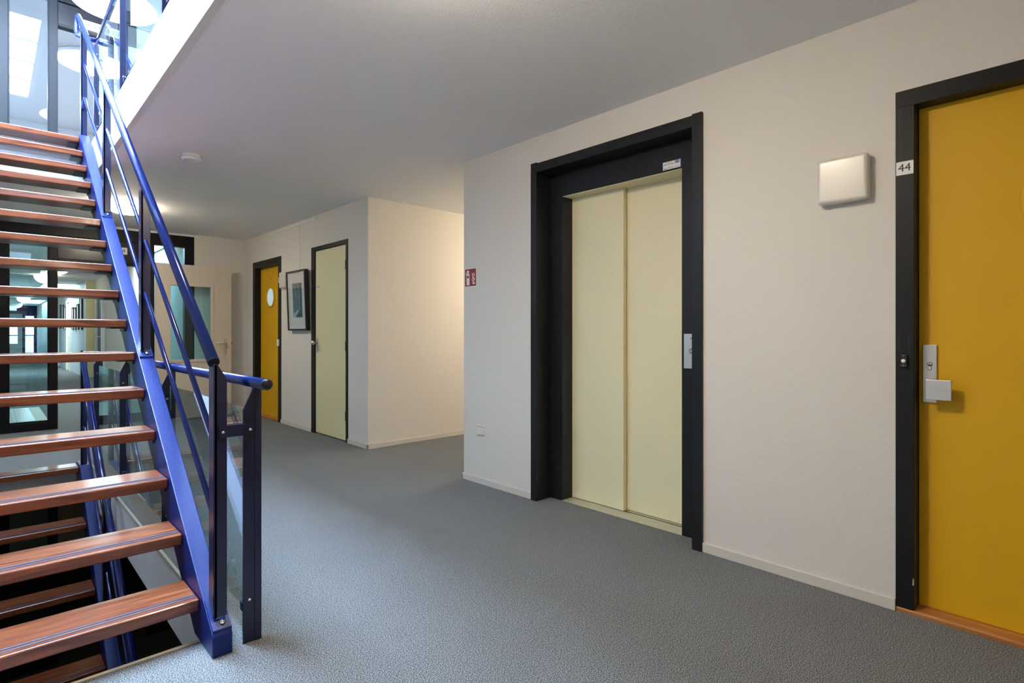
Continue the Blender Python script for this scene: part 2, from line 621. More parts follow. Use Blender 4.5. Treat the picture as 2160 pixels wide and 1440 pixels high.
# ---- skirting boards
BH, BP = 0.048, 0.012
mb = MB()
mb.box((XW - BP, D44[1], 0), (XW, LIFT[0], BH))
mb.box((XW - BP, LIFT[1], 0), (XW, YA0 + BP, BH))
mb.box((XW - BP, YB, 0), (XW, D44[0], BH))
mb.box((XW - BP, YA0, 0), (XA, YA0 + BP, BH))
structure('baseboard_right', mb, 'base', 'cream skirting board along the lift wall', 'skirting', 0.002)
mb = MB()
mb.box((XW - BP, YA1 - BP, 0), (XW, UTIL[0], BH))
mb.box((XW - BP, UTIL[1], 0), (XW, FARD[0], BH))
mb.box((XW - BP, FARD[1], 0), (XW, YE, BH))
mb.box((XW - BP, YA1 - BP, 0), (XA, YA1, BH))
structure('baseboard_middle', mb, 'base', 'cream skirting board around the far wall corner', 'skirting', 0.002)
structure('baseboard_end', MB().box((2.11, YE - BP, 0), (XW, YE, BH)), 'base', 'skirting board under the end wall', 'skirting', 0.002)

# ================================================================== DOOR 44
d = empty('door_1', (XW, 0.07, 0))
tag(d, 'ochre yellow door in black frame numbered 44, at the right edge', 'door', None, 'structure')
y0, y1, zt = D44
XLEAF = 2.846
mb = MB().box((XW - 0.004, y1 - 0.065, 0.02), (XW + 0.12, y1, zt - 0.066))
build('frame_jamb', mb, 'scuff', d, 0.002)
mb = MB().box((XW - 0.004, y0, 0.02), (XW + 0.12, y0 + 0.065, zt - 0.066))
build('frame_jamb', mb, 'scuff', d, 0.002)
build('frame_head', MB().box((XW - 0.005, y0, zt - 0.068), (XW + 0.12, y1, zt)), 'frame', d, 0.002)
leaf_mb = MB().box((XLEAF, y0 + 0.067, 0.024), (XLEAF + 0.04, y1 - 0.067, zt - 0.068))
leaf = build('leaf', leaf_mb, 'ochre', d)
yc = (y0 + y1) / 2
def porthole(parent, cy, cz, xp):
    prof = [(0.150, 0.0), (0.150, -0.010), (0.143, -0.016), (0.132, -0.016), (0.122, -0.006), (0.122, 0.0)]
    build('porthole_ring', MB().lathe(prof, (xp, cy, cz), 'x', 40), 'ochre', parent)
    build('porthole_glass', MB().lathe([(0.119, -0.004), (0.119, -0.007)], (xp, cy, cz), 'x', 40), 'frost', parent, label='pale lit round glass')
porthole(leaf, yc, 1.655, XLEAF)
# threshold
mb = MB().prism([(XW - 0.004, 0.0), (XW - 0.004, 0.014), (XW + 0.002, 0.020), (XLEAF + 0.04, 0.024), (XLEAF + 0.04, 0.0)], 'y', y0, y1 - 0.002)
build('threshold', mb, 'thresh', d, 0.001)
# chip in the paint of the jamb
build('paint_chip', MB().prism([(0.536, 0.150), (0.5395, 0.153), (0.5405, 0.132), (0.542, 0.128), (0.5385, 0.1225), (0.5358, 0.127)], 'x', XW - 0.0048, XW - 0.0042), 'pale', d)
# door furniture
fu = build('backplate', MB().box((XLEAF - 0.010, 0.472, 0.872), (XLEAF, 0.519, 1.110)), 'alu', leaf, 0.0015)
hb = build('knob_plate', MB().box((XLEAF - 0.062, 0.4165, 0.889), (XLEAF - 0.050, 0.500, 0.970)), 'alu', leaf, 0.0015)
build('knob_stem', MB().box((XLEAF - 0.051, 0.470, 0.905), (XLEAF - 0.008, 0.500, 0.955)), 'alu', leaf, 0.001)
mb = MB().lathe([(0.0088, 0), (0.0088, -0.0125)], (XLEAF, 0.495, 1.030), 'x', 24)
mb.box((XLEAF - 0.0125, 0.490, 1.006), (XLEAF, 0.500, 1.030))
build('cylinder_rosette', mb, 'black', leaf)  # shadow around the lock cylinder, modelled as a thin black ring
mb = MB().lathe([(0.0072, 0), (0.0072, -0.0135)], (XLEAF, 0.495, 1.030), 'x', 24)
mb.box((XLEAF - 0.0135, 0.4912, 1.008), (XLEAF, 0.4988, 1.028))
build('lock_cylinder', mb, 'plastic', leaf)
build('keyway', MB().box((XLEAF - 0.0142, 0.4941, 1.027), (XLEAF - 0.013, 0.4963, 1.036)), 'black', leaf)

# number plate 44
p = empty('number_plate', (XW - 0.005, 0.566, 1.841))
tag(p, 'white number plate reading 44 on the black door frame', 'number plate')
build('plate', MB().box((XW - 0.0075, 0.537, 1.8135), (XW - 0.0045, 0.5965, 1.8690)), 'plate', p, 0.0005)
text_obj('digits', '44', 0.045, 'ink', p, (XW - 0.0080, 0.5675, 1.8415), '-x')
# door bell
p = empty('doorbell', (XW - 0.005, 0.569, 1.044))
tag(p, 'black doorbell with white button on the frame of door 44', 'doorbell')
build('housing', MB().box((XW - 0.018, 0.5570, 1.0185), (XW - 0.004, 0.5805, 1.0695)), 'black', p, 0.002)
build('button', MB().lathe([(0.0075, 0), (0.0075, -0.002), (0.005, -0.0035)], (XW - 0.018, 0.5695, 1.0440), 'x', 24), 'plate', p, label='round white push button')
for z in (1.0245, 1.0635):
    build('screw', MB().lathe([(0.0024, 0), (0.002, -0.001)], (XW - 0.018, 0.5690, z), 'x', 12), 'steel', p)

# ================================================================== LIFT
d = empty('door_2', (XW, 2.1, 0))
tag(d, 'lift entrance with two cream sliding panels in a dark frame', 'lift door', None, 'structure')
ly0, ly1, lz = LIFT
XO = 2.752
XI = 2.900
iy0, iy1 = 1.661, 2.572
build('architrave', MB().box((XO, ly1 - 0.055, 0), (XI, ly1, lz + 0.006)), 'lift', d, 0.003)
build('architrave', MB().box((XO, ly0, 0), (XI, ly0 + 0.057, lz + 0.006)), 'lift', d, 0.003)
build('architrave_head', MB().box((XO + 0.003, ly0 + 0.057, lz - 0.063), (XI, ly1 - 0.055, lz)), 'lift', d, 0.003)
build('inner_jamb', MB().box((XI, iy1, 0), (3.06, ly1, lz)), 'lift', d, 0.002)
build('inner_jamb', MB().box((XI, ly0, 0), (3.06, iy0, lz)), 'lift', d, 0.002)
build('header', MB().box((XI - 0.001, iy0, 2.103), (3.0, iy1, lz)), 'lift', d, 0.002)
build('header_lining', MB().box((XI + 0.004, iy0, 2.100), (3.10, iy1, 2.104)), 'cream', d, label='cream underside of the header')
build('sliding_panel', MB().box((3.006, 2.138, 0.006), (3.040, iy1 + 0.04, 2.14)), 'cream', d, 0.002)
build('sliding_panel', MB().box((3.050, iy0 - 0.04, 0.006), (3.084, 2.175, 2.14)), 'cream', d, 0.002)
sl = build('sill', MB().box((XI - 0.004, iy0, -0.004), (3.10, iy1, 0.003)), 'sill', d, label='ribbed metal sill')
for i in range(7):
    x = XI + 0.010 + i * 0.012
    build('sill_rib', MB().box((x, iy0, 0.003), (x + 0.006, iy1, 0.0042)), 'sill', sl)
for x in (3.020, 3.064):
    build('sill_track', MB().box((x - 0.006, iy0, 0.003), (x + 0.006, iy1, 0.0036)), 'black', sl)
cp = build('call_panel', MB().box((XI - 0.003, 1.552, 0.958), (XI, 1.646, 1.154)), 'alu', d, 0.001, label='brushed metal call panel on the right jamb')
build('call_button_ring', MB().lathe([(0.0145, -0.003), (0.0145, -0.0045), (0.0118, -0.0045), (0.0118, -0.003)], (XI, 1.598, 1.056), 'x', 28), 'black', cp)
build('call_button', MB().lathe([(0.0115, -0.003), (0.0115, -0.005)], (XI, 1.598, 1.056), 'x', 28), 'alu', cp)
build('panel_mark', MB().box((XI - 0.0034, 1.590, 1.126), (XI - 0.003, 1.606, 1.130)), 'ink', cp)
lb = build('notice_label', MB().box((XI - 0.0022, 1.668, 2.113), (XI - 0.0008, 1.782, 2.158)), 'plate', d, label='small white notice label with blue logo')
build('logo_block', MB().box((XI - 0.0028, 1.6735, 2.1405), (XI - 0.0022, 1.7025, 2.1555)), 'logo', lb)
text_obj('logo_letters', 'KONE', 0.0105, 'plate', lb, (XI - 0.0030, 1.6880, 2.1478), '-x')
build('edge_strip', MB().box((XI - 0.0026, 1.6635, 2.113), (XI - 0.0009, 1.668, 2.158)), 'logo', lb)
for (ya, yb, z, h) in [(1.757, 1.776, 2.142, .003), (1.735, 1.750, 2.143, .003), (1.712, 1.731, 2.143, .003),
                       (1.725, 1.766, 2.1525, .0016), (1.742, 1.746, 2.133, .0016),
                       (1.758, 1.776, 2.119, .0026), (1.713, 1.752, 2.121, .002), (1.676, 1.702, 2.121, .0014)]:
    build('print_line', MB().box((XI - 0.0026, ya, z - h / 2), (XI - 0.0021, yb, z + h / 2)), 'ink', lb)

# ================================================================== UTILITY DOOR
d = empty('door_3', (XW, 5.9, 0))
tag(d, 'pale olive door with steel knob between picture and wall corner', 'door', None, 'structure')
y0, y1, zt = UTIL
build('frame_jamb', MB().box((XW - 0.006, y0, 0), (XW + 0.10, 5.503, zt)), 'frame', d, 0.002)
build('frame_jamb', MB().box((XW - 0.006, 6.268, 0), (XW + 0.10, y1, zt)), 'frame', d, 0.002)
build('frame_head', MB().box((XW - 0.006, 5.503, 2.103), (XW + 0.10, 6.268, zt)), 'frame', d, 0.002)
leaf = build('leaf', MB().box((XW + 0.006, 5.506, 0.014), (XW + 0.045, 6.262, 2.098)), 'olive', d, 0.002)
build('handle_plate', MB().box((XW + 0.001, 6.198, 0.935), (XW + 0.007, 6.232, 1.100)), 'alu', leaf, 0.001)
build('knob', MB().lathe([(0.010, 0.0), (0.010, -0.035), (0.024, -0.042), (0.027, -0.055), (0.022, -0.066), (0.008, -0.070)], (XW + 0.002, 6.215, 1.045), 'x', 24), 'steel', leaf)
build('name_strip', MB().box((XW + 0.004, 6.130, 1.674), (XW + 0.0065, 6.250, 1.700)), 'plate', leaf)
build('name_print', MB().box((XW + 0.0034, 6.150, 1.684), (XW + 0.0042, 6.235, 1.690)), 'ink', leaf)
for z in (0.28, 1.02, 1.88):
    build('hinge', MB().lathe([(0.008, -0.05), (0.008, 0.05)], (XW - 0.002, 5.503, z), 'z', 12), 'black', d)

# ================================================================== FAR YELLOW DOOR
d = empty('door_4', (XW, 7.8, 0))
tag(d, 'ochre yellow door with round porthole near the end wall', 'door', None, 'structure')
y0, y1, zt = FARD
build('frame_jamb', MB().box((XW - 0.005, y0, 0), (XW + 0.11, 7.384, zt)), 'frame', d, 0.002)
build('frame_jamb', MB().box((XW - 0.005, 8.228, 0), (XW + 0.11, y1, zt)), 'frame', d, 0.002)
build('frame_head', MB().box((XW - 0.005, 7.384, 2.062), (XW + 0.11, 8.228, zt)), 'frame', d, 0.002)
leaf = build('leaf', MB().box((XLEAF, 7.370, 0.022), (XLEAF + 0.04, 8.240, 2.07)), 'ochre', d)
porthole(leaf, 7.845, 1.648, XLEAF)
build('peephole', MB().lathe([(0.009, 0), (0.009, -0.003)], (XLEAF, 7.845, 1.905), 'x', 16), 'black', leaf)
build('threshold', MB().box((XW - 0.004, 7.280, 0), (XLEAF + 0.04, 8.325, 0.022)), 'thresh', d, 0.002)
p = empty('number_plate', (XW - 0.006, 7.325, 1.84))
tag(p, 'small white number plate on the frame of the far yellow door', 'number plate')
build('plate', MB().box((XW - 0.008, 7.295, 1.810), (XW - 0.005, 7.360, 1.875)), 'plate', p)
text_obj('digits', '46', 0.045, 'ink', p, (XW - 0.0086, 7.3275, 1.8425), '-x')
p = empty('doorbell', (XW - 0.006, 7.345, 1.03))
tag(p, 'white oblong doorbell on the frame of the far yellow door', 'doorbell')
build('housing', MB().box((XW - 0.030, 7.322, 0.985), (XW - 0.005, 7.367, 1.075)), 'plate', p, 0.010, 3)
build('button', MB().lathe([(0.010, 0), (0.009, -0.003)], (XW - 0.030, 7.3445, 1.030), 'x', 20), 'plastic', p)

# ================================================================== OPEN BEIGE DOOR
YD = 8.45
d = empty('door_5', (2.06, YD, 0))
tag(d, 'beige door with tall glass pane, standing open before the end wall', 'door', None, 'structure')
xa, xb = 1.600, 2.520
gx0, gx1, gz0, gz1 = 1.775, 2.255, 0.80, 1.785
mb = MB()
mb.box((xa, YD, 0.012), (gx0, YD + 0.04, 2.072))
mb.box((gx1, YD, 0.012), (xb, YD + 0.04, 2.072))
mb.box((gx0, YD, 0.012), (gx1, YD + 0.04, gz0))
mb.box((gx0, YD, gz1), (gx1, YD + 0.04, 2.072))
leaf = build('leaf', mb, 'beige', d)
mb = MB()
for (a, b_) in [((gx0 - 0.035, gz0 - 0.035), (gx0, gz1 + 0.035)), ((gx1, gz0 - 0.035), (gx1 + 0.035, gz1 + 0.035)),
                ((gx0, gz0 - 0.035), (gx1, gz0)), ((gx0, gz1), (gx1, gz1 + 0.035))]:
    mb.box((a[0], YD - 0.010, a[1]), (b_[0], YD, b_[1]))
build('glazing_bead', mb, 'beige', leaf, 0.003)
build('vision_glass', MB().box((gx0, YD + 0.016, gz0), (gx1, YD + 0.022, gz1)), 'screenglass', leaf)
build('handle_plate', MB().box((2.418, YD - 0.007, 0.862), (2.452, YD, 1.075)), 'alu', leaf, 0.002)
build('lever', MB().tube([(2.437, YD - 0.006, 1.012), (2.437, YD - 0.045, 1.012), (2.425, YD - 0.055, 1.013), (2.300, YD - 0.055, 1.016)], 0.009, 12), 'alu', leaf)
gr = build('vent_grille', MB().box((1.80, YD - 0.006, 0.16), (2.02, YD, 0.36)), 'beige', leaf, 0.001)
for i in range(7):
    z = 0.175 + i * 0.025
    build('louvre', MB().box((1.812, YD - 0.012, z), (2.008, YD - 0.005, z + 0.012)), 'beige', gr)
build('latch', MB().box((2.520, YD + 0.012, 1.0), (2.532, YD + 0.028, 1.03)), 'black', leaf)

# ================================================================== GLAZED SCREENS (dark framed)
def screen(name, dz, x_right, label, door_right, sidelight=True, pane_mat='screenglass'):
    """dark framed glazed screen: fixed lights left, open doorway, side light right"""
    w = empty(name, (0.6, YE, dz))
    tag(w, label, 'glazed screen', None, 'structure')
    y0_, y1_ = YE, YE + 0.10
    zb, zt_ = dz, dz + 2.485
    zh = dz + 2.33
    def bar(nm, x0_, x1_, za, zb_, mat='screen', dy=0.0):
        build(nm, MB().box((x0_, y0_ + dy, za), (x1_, y1_ - dy, zb_)), mat, w, 0.004)
    lefts = [-1.05, -0.60, -0.21]
    bar('head', -1.1, x_right, zh, zt_)
    # mullions
    bar('mullion', -1.1, -1.02, zb, zh)
    bar('mullion', -0.49, -0.41, zb, zh)
    bar('mullion', 0.105, 0.186, zb, zh)
    bar('mullion', 0.547, 0.631, zb, zh)
    for (a, b_) in ((-1.02, -0.49), (-0.41, 0.105), (0.186, 0.547)):
        bar('bottom_rail', a, b_, zb, zb + 0.095)
        build('pane', MB().box((a, YE + 0.045, zb + 0.095), (b_, YE + 0.051, zh)), pane_mat, w)
        # glazing beads
        g = MB()
        g.box((a, y0_ + 0.012, zb + 0.095), (a + 0.012, YE + 0.045, zh))
        g.box((b_ - 0.012, y0_ + 0.012, zb + 0.095), (b_, YE + 0.045, zh))
        g.box((a, y0_ + 0.012, zb + 0.095), (b_, YE + 0.045, zb + 0.115))
        g.box((a, y0_ + 0.012, zh - 0.02), (b_, YE + 0.045, zh))
        build('glazing_bead', g, 'screen', w)
    # door head panel
    bar('transom', 0.631, door_right, dz + 2.025, dz + 2.060)
    bar('infill_panel', 0.631, door_right, dz + 2.060, zh, 'panel', 0.025)
    if sidelight:
        bar('mullion', door_right, door_right + 0.085, zb, zh)
        a, b_ = door_right + 0.085, x_right - 0.118
        build('pane', MB().box((a, YE + 0.045, zb + 0.095), (b_, YE + 0.051, zh)), pane_mat, w)
        bar('bottom_rail', a, b_, zb, zb + 0.095)
        bar('jamb', b_, x_right, zb, zh)
    else:
        bar('jamb', door_right, x_right, zb, zh)
    return w

w1 = screen('window_1', 0.0, 2.103, 'black framed glazed screen with open doorway behind the stair', 1.545)
structure('trim_4', MB().box((-1.1, YE + 0.02, 2.485), (2.11, YE + 0.1, HC)), 'white', 'thin white strip between screen head and ceiling', 'trim')
w2 = screen('window_2', S, 1.43, 'pale sunlit glazed screen of the storey above', 1.345, False, 'upglass')
build('clerestory_pane', MB().box((-1.1, YE + 0.045, S + 2.485), (1.43, YE + 0.051, ROOF)), 'upglass', w2)
w3 = screen('window_3', -S, 2.103, 'dark glazed screen of the storey below, seen between the treads', 1.545)

p = empty('number_plate', (1.24, YE, 2.21))
tag(p, 'white number plate over the open doorway, half hidden by the stair stringer', 'number plate')
build('plate', MB().box((1.145, YE + 0.019, 2.170), (1.332, YE + 0.025, 2.258)), 'plate', p, 0.001)
text_obj('digits', '42-44', 0.062, 'ink', p, (1.2385, YE + 0.0185, 2.214), '-y')
p = empty('number_plate', (1.08, YE, S + 2.145))
tag(p, 'long white number plate on the upper screen with dwelling numbers', 'number plate')
build('plate', MB().box((0.80, YE + 0.019, S + 2.090), (1.345, YE + 0.025, S + 2.200)), 'plate', p, 0.001)
text_obj('digits', '48-48A-50-52', 0.064, 'ink', p, (1.085, YE + 0.0185, S + 2.145), '-y', spacing=1.12)

# ================================================================== STAIR FLIGHT
Y1, Z1, GO, RI = 2.328, 0.162, 0.248, 0.1788
SX0, SX1 = 0.585, 0.652
SLOPE = RI / GO
def z_str(y): return 0.08 + 0.7205 * (y - 2.172)
def z_hand(y): return 1.051 + 0.7215 * (y - 2.222)

def make_flight():
    t = empty('staircase', (0, 2.3, 0))
    # stringers
    prof = [(2.172, 0.0), (2.172, 0.075), (2.178, 0.084), (6.030, 2.860), (6.283, 2.860), (6.283, 2.640), (6.06, 2.640), (2.405, 0.0)]
    build('stringer', MB().prism(prof, 'x', SX0, SX1), 'blue', t, 0.004)
    build('stringer', MB().prism(prof, 'x', -SX1, -SX0), 'blue', t, 0.004)
    # treads
    first = None
    for k in range(16):
        y, z = Y1 + GO * k, Z1 + RI * k
        if first is None:
            tr = build('tread', MB().box((-SX0 + 0.002, y, z - 0.045), (SX0 - 0.002, y + 0.228, z)), 'tread', t, 0.007, 3)
            for dy in (0.026, 0.046):
                build('grip_strip', MB().box((-SX0 + 0.01, y + dy, z - 0.002), (SX0 - 0.01, y + dy + 0.009, z + 0.0015)), 'strip', tr)
            for s in (1, -1):
                m_ = MB()
                m_.prism([(s * 0.512, z - 0.051), (s * 0.512, z - 0.0455), (s * (SX0 - 0.001), z - 0.0455), (s * (SX0 - 0.001), z - 0.066), (s * (SX0 - 0.006), z - 0.066), (s * (SX0 - 0.006), z - 0.051)], 'y', y + 0.045, y + 0.205)
                bk = build('bracket', m_, 'bracket', tr)
            first = tr
        else:
            c = copy_tree(first, t)
            c.location = Vector((0, GO * k, RI * k))
    # handrail and two lower rails, right hand side
    xr = 0.603
    ze = z_hand(6.36)
    pts = [(xr, 2.224, z_hand(2.224)), (xr, 6.22, z_hand(6.22)), (xr, 6.32, z_hand(6.32) - 0.004), (xr, 6.365, ze - 0.022),
           (xr - 0.004, 6.385, ze - 0.075), (xr - 0.008, 6.375, ze - 0.145), (xr - 0.003, 6.335, ze - 0.200),
           (xr + 0.03, 6.30, ze - 0.228), (xr + 0.139, 6.28, S + 0.972)]
    hr = build('handrail', MB().tube(pts, 0.0205, 20), 'rail', t)
    dv = Vector((0, 1, 0.7215)).normalized()
    p0 = Vector(pts[0])
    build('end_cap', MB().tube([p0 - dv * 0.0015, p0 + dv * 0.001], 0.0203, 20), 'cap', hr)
    def rail(dz, ytop):
        xq = 0.619
        zq = lambda y: 1.048 + 0.7215 * (y - 2.285) + dz
        q = [(xq, 2.215, zq(2.215)), (xq, ytop, zq(ytop)), (xq - 0.002, ytop + 0.04, zq(ytop) + 0.015),
             (xq - 0.006, ytop + 0.06, zq(ytop) - 0.02), (xq - 0.006, ytop + 0.05, zq(ytop) - 0.08)]
        build('rail', MB().tube(q, 0.0103, 14), 'rail', t)
    rail(-0.283, 6.05)
    rail(-0.565, 6.02)
    # posts
    for i, yp in enumerate((2.200, 3.505, 4.810, 6.080)):
        zb = z_str(yp + 0.035) + 0.004 if i < 3 else 2.858
        zt_ = z_hand(yp) + 0.006
        m_ = MB()
        # front plate with chamfered shoulder, and side web
        m_.prism([(0.599, zb), (0.6415, zb), (0.6415, zt_ - 0.050), (0.610, zt_ + 0.004), (0.599, zt_ + 0.008)], 'y', yp, yp + 0.010)
        m_.box((0.599, yp, zb), (0.609, yp + 0.070, zt_ + 0.004))
        po = build('post', m_, 'navy', t, 0.0015)
        if i < 3:
            ya, yb = yp - 0.022, yp + 0.085
            za, zb2 = z_str(ya) + 0.001, z_str(yb) + 0.001
            build('base_plate', MB().prism([(ya, za), (yb, zb2), (yb, zb2 + 0.010), (ya, za + 0.010)], 'x', SX0 + 0.003, SX1 - 0.001), 'blue', po, 0.001)
            zc = z_str(yp - 0.006) + 0.011
            build('bolt', MB().lathe([(0.010, 0), (0.010, 0.002), (0.0075, 0.002), (0.0075, 0.008), (0.005, 0.010)], (0.624, yp - 0.004, zc + 0.002), 'z', 14), 'steel', po)
    return t

stair = make_flight()
tag(stair, 'wooden stair flight with blue steel stringer rising from this floor', 'staircase', 'stair flights of the open stairwell')
low = copy_tree(stair, None, (0, 0, -S))
# the lower flight's handrail levels out and meets the guard rail on this floor
old = [c for c in low.children if c.name.startswith('handrail')][0]
caps = [c for c in old.children]
pts = [(0.603, 2.224, z_hand(2.224)), (0.603, 5.93, z_hand(5.93)), (0.603, 6.00, z_hand(5.99)), (0.604, 6.08, S + 0.952), (0.608, 6.17, S + 0.966),
       (0.625, 6.24, S + 0.971), (0.66, 6.275, S + 0.972), (0.742, 6.28, S + 0.972)]
new = build('handrail', MB().tube([(a, b_, c - S) for a, b_, c in pts], 0.0205, 20), 'rail', low)
for c in caps:
    c.parent = new
bpy.data.objects.remove(old)
tag(low, 'shadowed lower stair flight descending below the floor edge', 'staircase', 'stair flights of the open stairwell')

# ================================================================== STAIRWELL GUARD (posts, glass, handrail)
def make_guard():
    g = empty('stair_guard', (0.73, 2.2, 0))
    xh = 0.742
    hr = build('handrail', MB().tube([(xh, 2.085, 0.972), (xh, 6.30, 0.972)], 0.0205, 20), 'rail', g)
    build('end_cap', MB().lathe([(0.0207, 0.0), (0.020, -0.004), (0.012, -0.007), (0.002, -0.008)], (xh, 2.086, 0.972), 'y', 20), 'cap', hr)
    posts = (2.200, 3.520, 4.840, 6.160)
    first = None
    for yp in posts:
        if first is None:
            m_ = MB()
            m_.prism([(0.697, 0.0), (0.740, 0.0), (0.740, 0.958), (0.736, 0.958), (0.697, 0.872)], 'y', yp, yp + 0.010)
            m_.box((0.738, yp - 0.004, 0.0), (0.762, yp + 0.036, 0.958))
            po = build('post', m_, 'navy', g, 0.0015)
            for z in (0.160, 0.798):
                build('bolt', MB().lathe([(0.0065, 0), (0.006, -0.004), (0.003, -0.0065)], (0.719, yp, z), 'y', 14), 'steel', po)
            first = po
        else:
            c = copy_tree(first, g)
            c.location = Vector((0, yp - posts[0], 0))
    for a, b_ in zip(posts[:-1], posts[1:]):
        build('glass_pane', MB().box((0.716, a + 0.012, 0.115), (0.724, b_ - 0.004, 0.876)), 'glass', g)
        for yy in (a + 0.06, b_ - 0.06):
            build('glass_clamp', MB().box((0.708, yy - 0.012, 0.10), (0.732, yy + 0.012, 0.135)), 'navy', g, 0.002)
    # tie bar to the stair's newel post
    tb = build('tie_bar', MB().box((0.612, 2.191, 0.779), (0.735, 2.1995, 0.822)), 'navy', g)
    build('bolt', MB().lathe([(0.006, 0), (0.0055, -0.004), (0.003, -0.006)], (0.6255, 2.191, 0.799), 'y', 14), 'steel', tb)
    build('bolt', MB().lathe([(0.0065, 0), (0.006, -0.004), (0.003, -0.0065)], (0.7195, 2.191, 0.799), 'y', 14), 'steel', tb)
    return g

guard = make_guard()
tag(guard, 'blue guard with glass panes along the stairwell on this floor', 'railing', 'stairwell guards')
g2 = copy_tree(guard, None, (0, 0, S))
tag(g2, 'sunlit guard rail along the upper slab edge', 'railing', 'stairwell guards')

# ================================================================== WALL AND CEILING THINGS
def square_light(name, y0_, y1_, z0_, z1_, label):
    w = empty(name, (XW, (y0_ + y1_) / 2, (z0_ + z1_) / 2))
    tag(w, label, 'wall light', 'square wall lights')
    build('base', MB().box((XW - 0.022, y0_ + 0.002, z0_ + 0.002), (XW, y1_ - 0.002, z1_ - 0.002)), 'plastic', w, 0.012, 3)
    build('cover', MB().box((XW - 0.052, y0_, z0_), (XW - 0.020, y1_, z1_)), 'opal_off', w, 0.016, 4)
    return w
square_light('wall_light', 0.688, 0.890, 1.731, 1.932, 'square opal wall light, switched off, beside door 44')
square_light('wall_light', 7.030, 7.232, 1.725, 1.930, 'square wall light partly behind the framed picture')

# fire extinguisher sign
s = empty('fire_sign', (XW, 3.415, 1.59))
tag(s, 'red fire extinguisher sign at the wall edge near the lift', 'sign')
sy0, sy1, sz0, sz1 = 3.340, 3.486, 1.520, 1.6665
build('backing', MB().box((XW - 0.004, sy0, sz0), (XW, sy1, sz1)), 'plate', s, 0.001)
build('red_field', MB().box((XW - 0.0048, sy0 + 0.006, sz0 + 0.006), (XW - 0.004, sy1 - 0.005, sz1 - 0.006)), 'red', s)
SW, SH = sy1 - sy0, sz1 - sz0
def sg(name, pts, mat='plate', dx=0.0054):
    # pts in sign units, 0..1 left to right, 0..1 upwards
    poly = [(sy1 - u * SW, sz0 + v * SH) for (u, v) in pts]
    build(name, MB().prism(poly, 'x', XW - dx, XW - 0.0048), mat, s)
sg('cylinder', [(0.17, 0.10), (0.42, 0.10), (0.42, 0.66), (0.40, 0.70), (0.34, 0.735), (0.34, 0.775), (0.25, 0.775), (0.25, 0.735), (0.19, 0.70), (0.17, 0.66)])
sg('cylinder_band', [(0.21, 0.475), (0.38, 0.475), (0.38, 0.595), (0.21, 0.595)], 'red', 0.0060)
sg('valve', [(0.22, 0.775), (0.37, 0.775), (0.41, 0.815), (0.38, 0.86), (0.31, 0.875), (0.27, 0.90), (0.22, 0.86)])
sg('hose', [(0.24, 0.87), (0.17, 0.83), (0.115, 0.76), (0.095, 0.65), (0.13, 0.65), (0.15, 0.74), (0.20, 0.80), (0.25, 0.83)])
sg('flame', [(0.63, 0.735), (0.70, 0.70), (0.72, 0.60), (0.78, 0.53), (0.86, 0.495), (0.79, 0.485), (0.70, 0.53), (0.65, 0.62)])
sg('flame', [(0.76, 0.775), (0.82, 0.70), (0.87, 0.63), (0.86, 0.56), (0.80, 0.60), (0.77, 0.68)])
sg('flame', [(0.63, 0.555), (0.70, 0.50), (0.78, 0.46), (0.86, 0.44), (0.87, 0.34), (0.78, 0.36), (0.70, 0.42), (0.66, 0.49)])
sg('flame', [(0.58, 0.405), (0.68, 0.385), (0.75, 0.32), (0.87, 0.285), (0.79, 0.255), (0.70, 0.28), (0.64, 0.345)])
sg('flame', [(0.63, 0.255), (0.72, 0.225), (0.88, 0.22), (0.87, 0.13), (0.78, 0.125), (0.69, 0.17)])

# switch
s = empty('wall_switch', (XW, 3.284, 0.41))
tag(s, 'cream blank switch plate low on the wall by the lift', 'switch')
build('plate', MB().box((XW - 0.010, 3.240, 0.372), (XW, 3.328, 0.449)), 'plastic', s, 0.003, 3)
build('rocker', MB().box((XW - 0.014, 3.250, 0.378), (XW - 0.009, 3.320, 0.438)), 'plastic', s, 0.002)
build('rocker_gap', MB().box((XW - 0.0106, 3.252, 0.4385), (XW - 0.0098, 3.320, 0.4415)), 'ink', s)
build('screw_hole', MB().lathe([(0.0022, 0), (0.0022, -0.0006)], (XW, 3.276, 0.456), 'x', 10), 'ink', s)

# framed picture, leaning forward at the top, hung from a rail
fp = empty('framed_picture', (2.74, 6.66, 1.54))
tag(fp, 'tall black framed black-and-white photograph between the two far doors', 'picture')
py0, py1, pz0, pz1 = 6.385, 6.930, 1.187, 1.905
def lean(x, z): return x - 0.026 * (z - pz0) / (pz1 - pz0)
def leanbox(mb, x0_, x1_, ya, yb, za, zb):
    v = []
    for z in (za, zb):
        v += [(lean(x0_, z), ya, z), (lean(x1_, z), ya, z), (lean(x1_, z), yb, z), (lean(x0_, z), yb, z)]
    return mb.add(v, [(0, 3, 2, 1), (4, 5, 6, 7), (0, 1, 5, 4), (1, 2, 6, 5), (2, 3, 7, 6), (3, 0, 4, 7)])
PF, PB = 2.718, 2.768
fw = 0.020
m_ = MB()
leanbox(m_, PF, PB, py0, py0 + fw, pz0, pz1)
leanbox(m_, PF, PB, py1 - fw, py1, pz0, pz1)
leanbox(m_, PF, PB, py0 + fw, py1 - fw, pz0, pz0 + fw)
leanbox(m_, PF, PB, py0 + fw, py1 - fw, pz1 - fw, pz1)
build('frame', m_, 'picframe', fp)
build('mount_board', leanbox(MB(), PF + 0.012, PF + 0.020, py0 + fw, py1 - fw, pz0 + fw, pz1 - fw), 'mat', fp, label='white mount board')
qy0, qy1, qz0, qz1 = 6.500, 6.770, 1.345, 1.755
ph = build('photograph', leanbox(MB(), PF + 0.0105, PF + 0.012, qy0, qy1, qz0, qz1), 'photo', fp, label='grey street photograph')
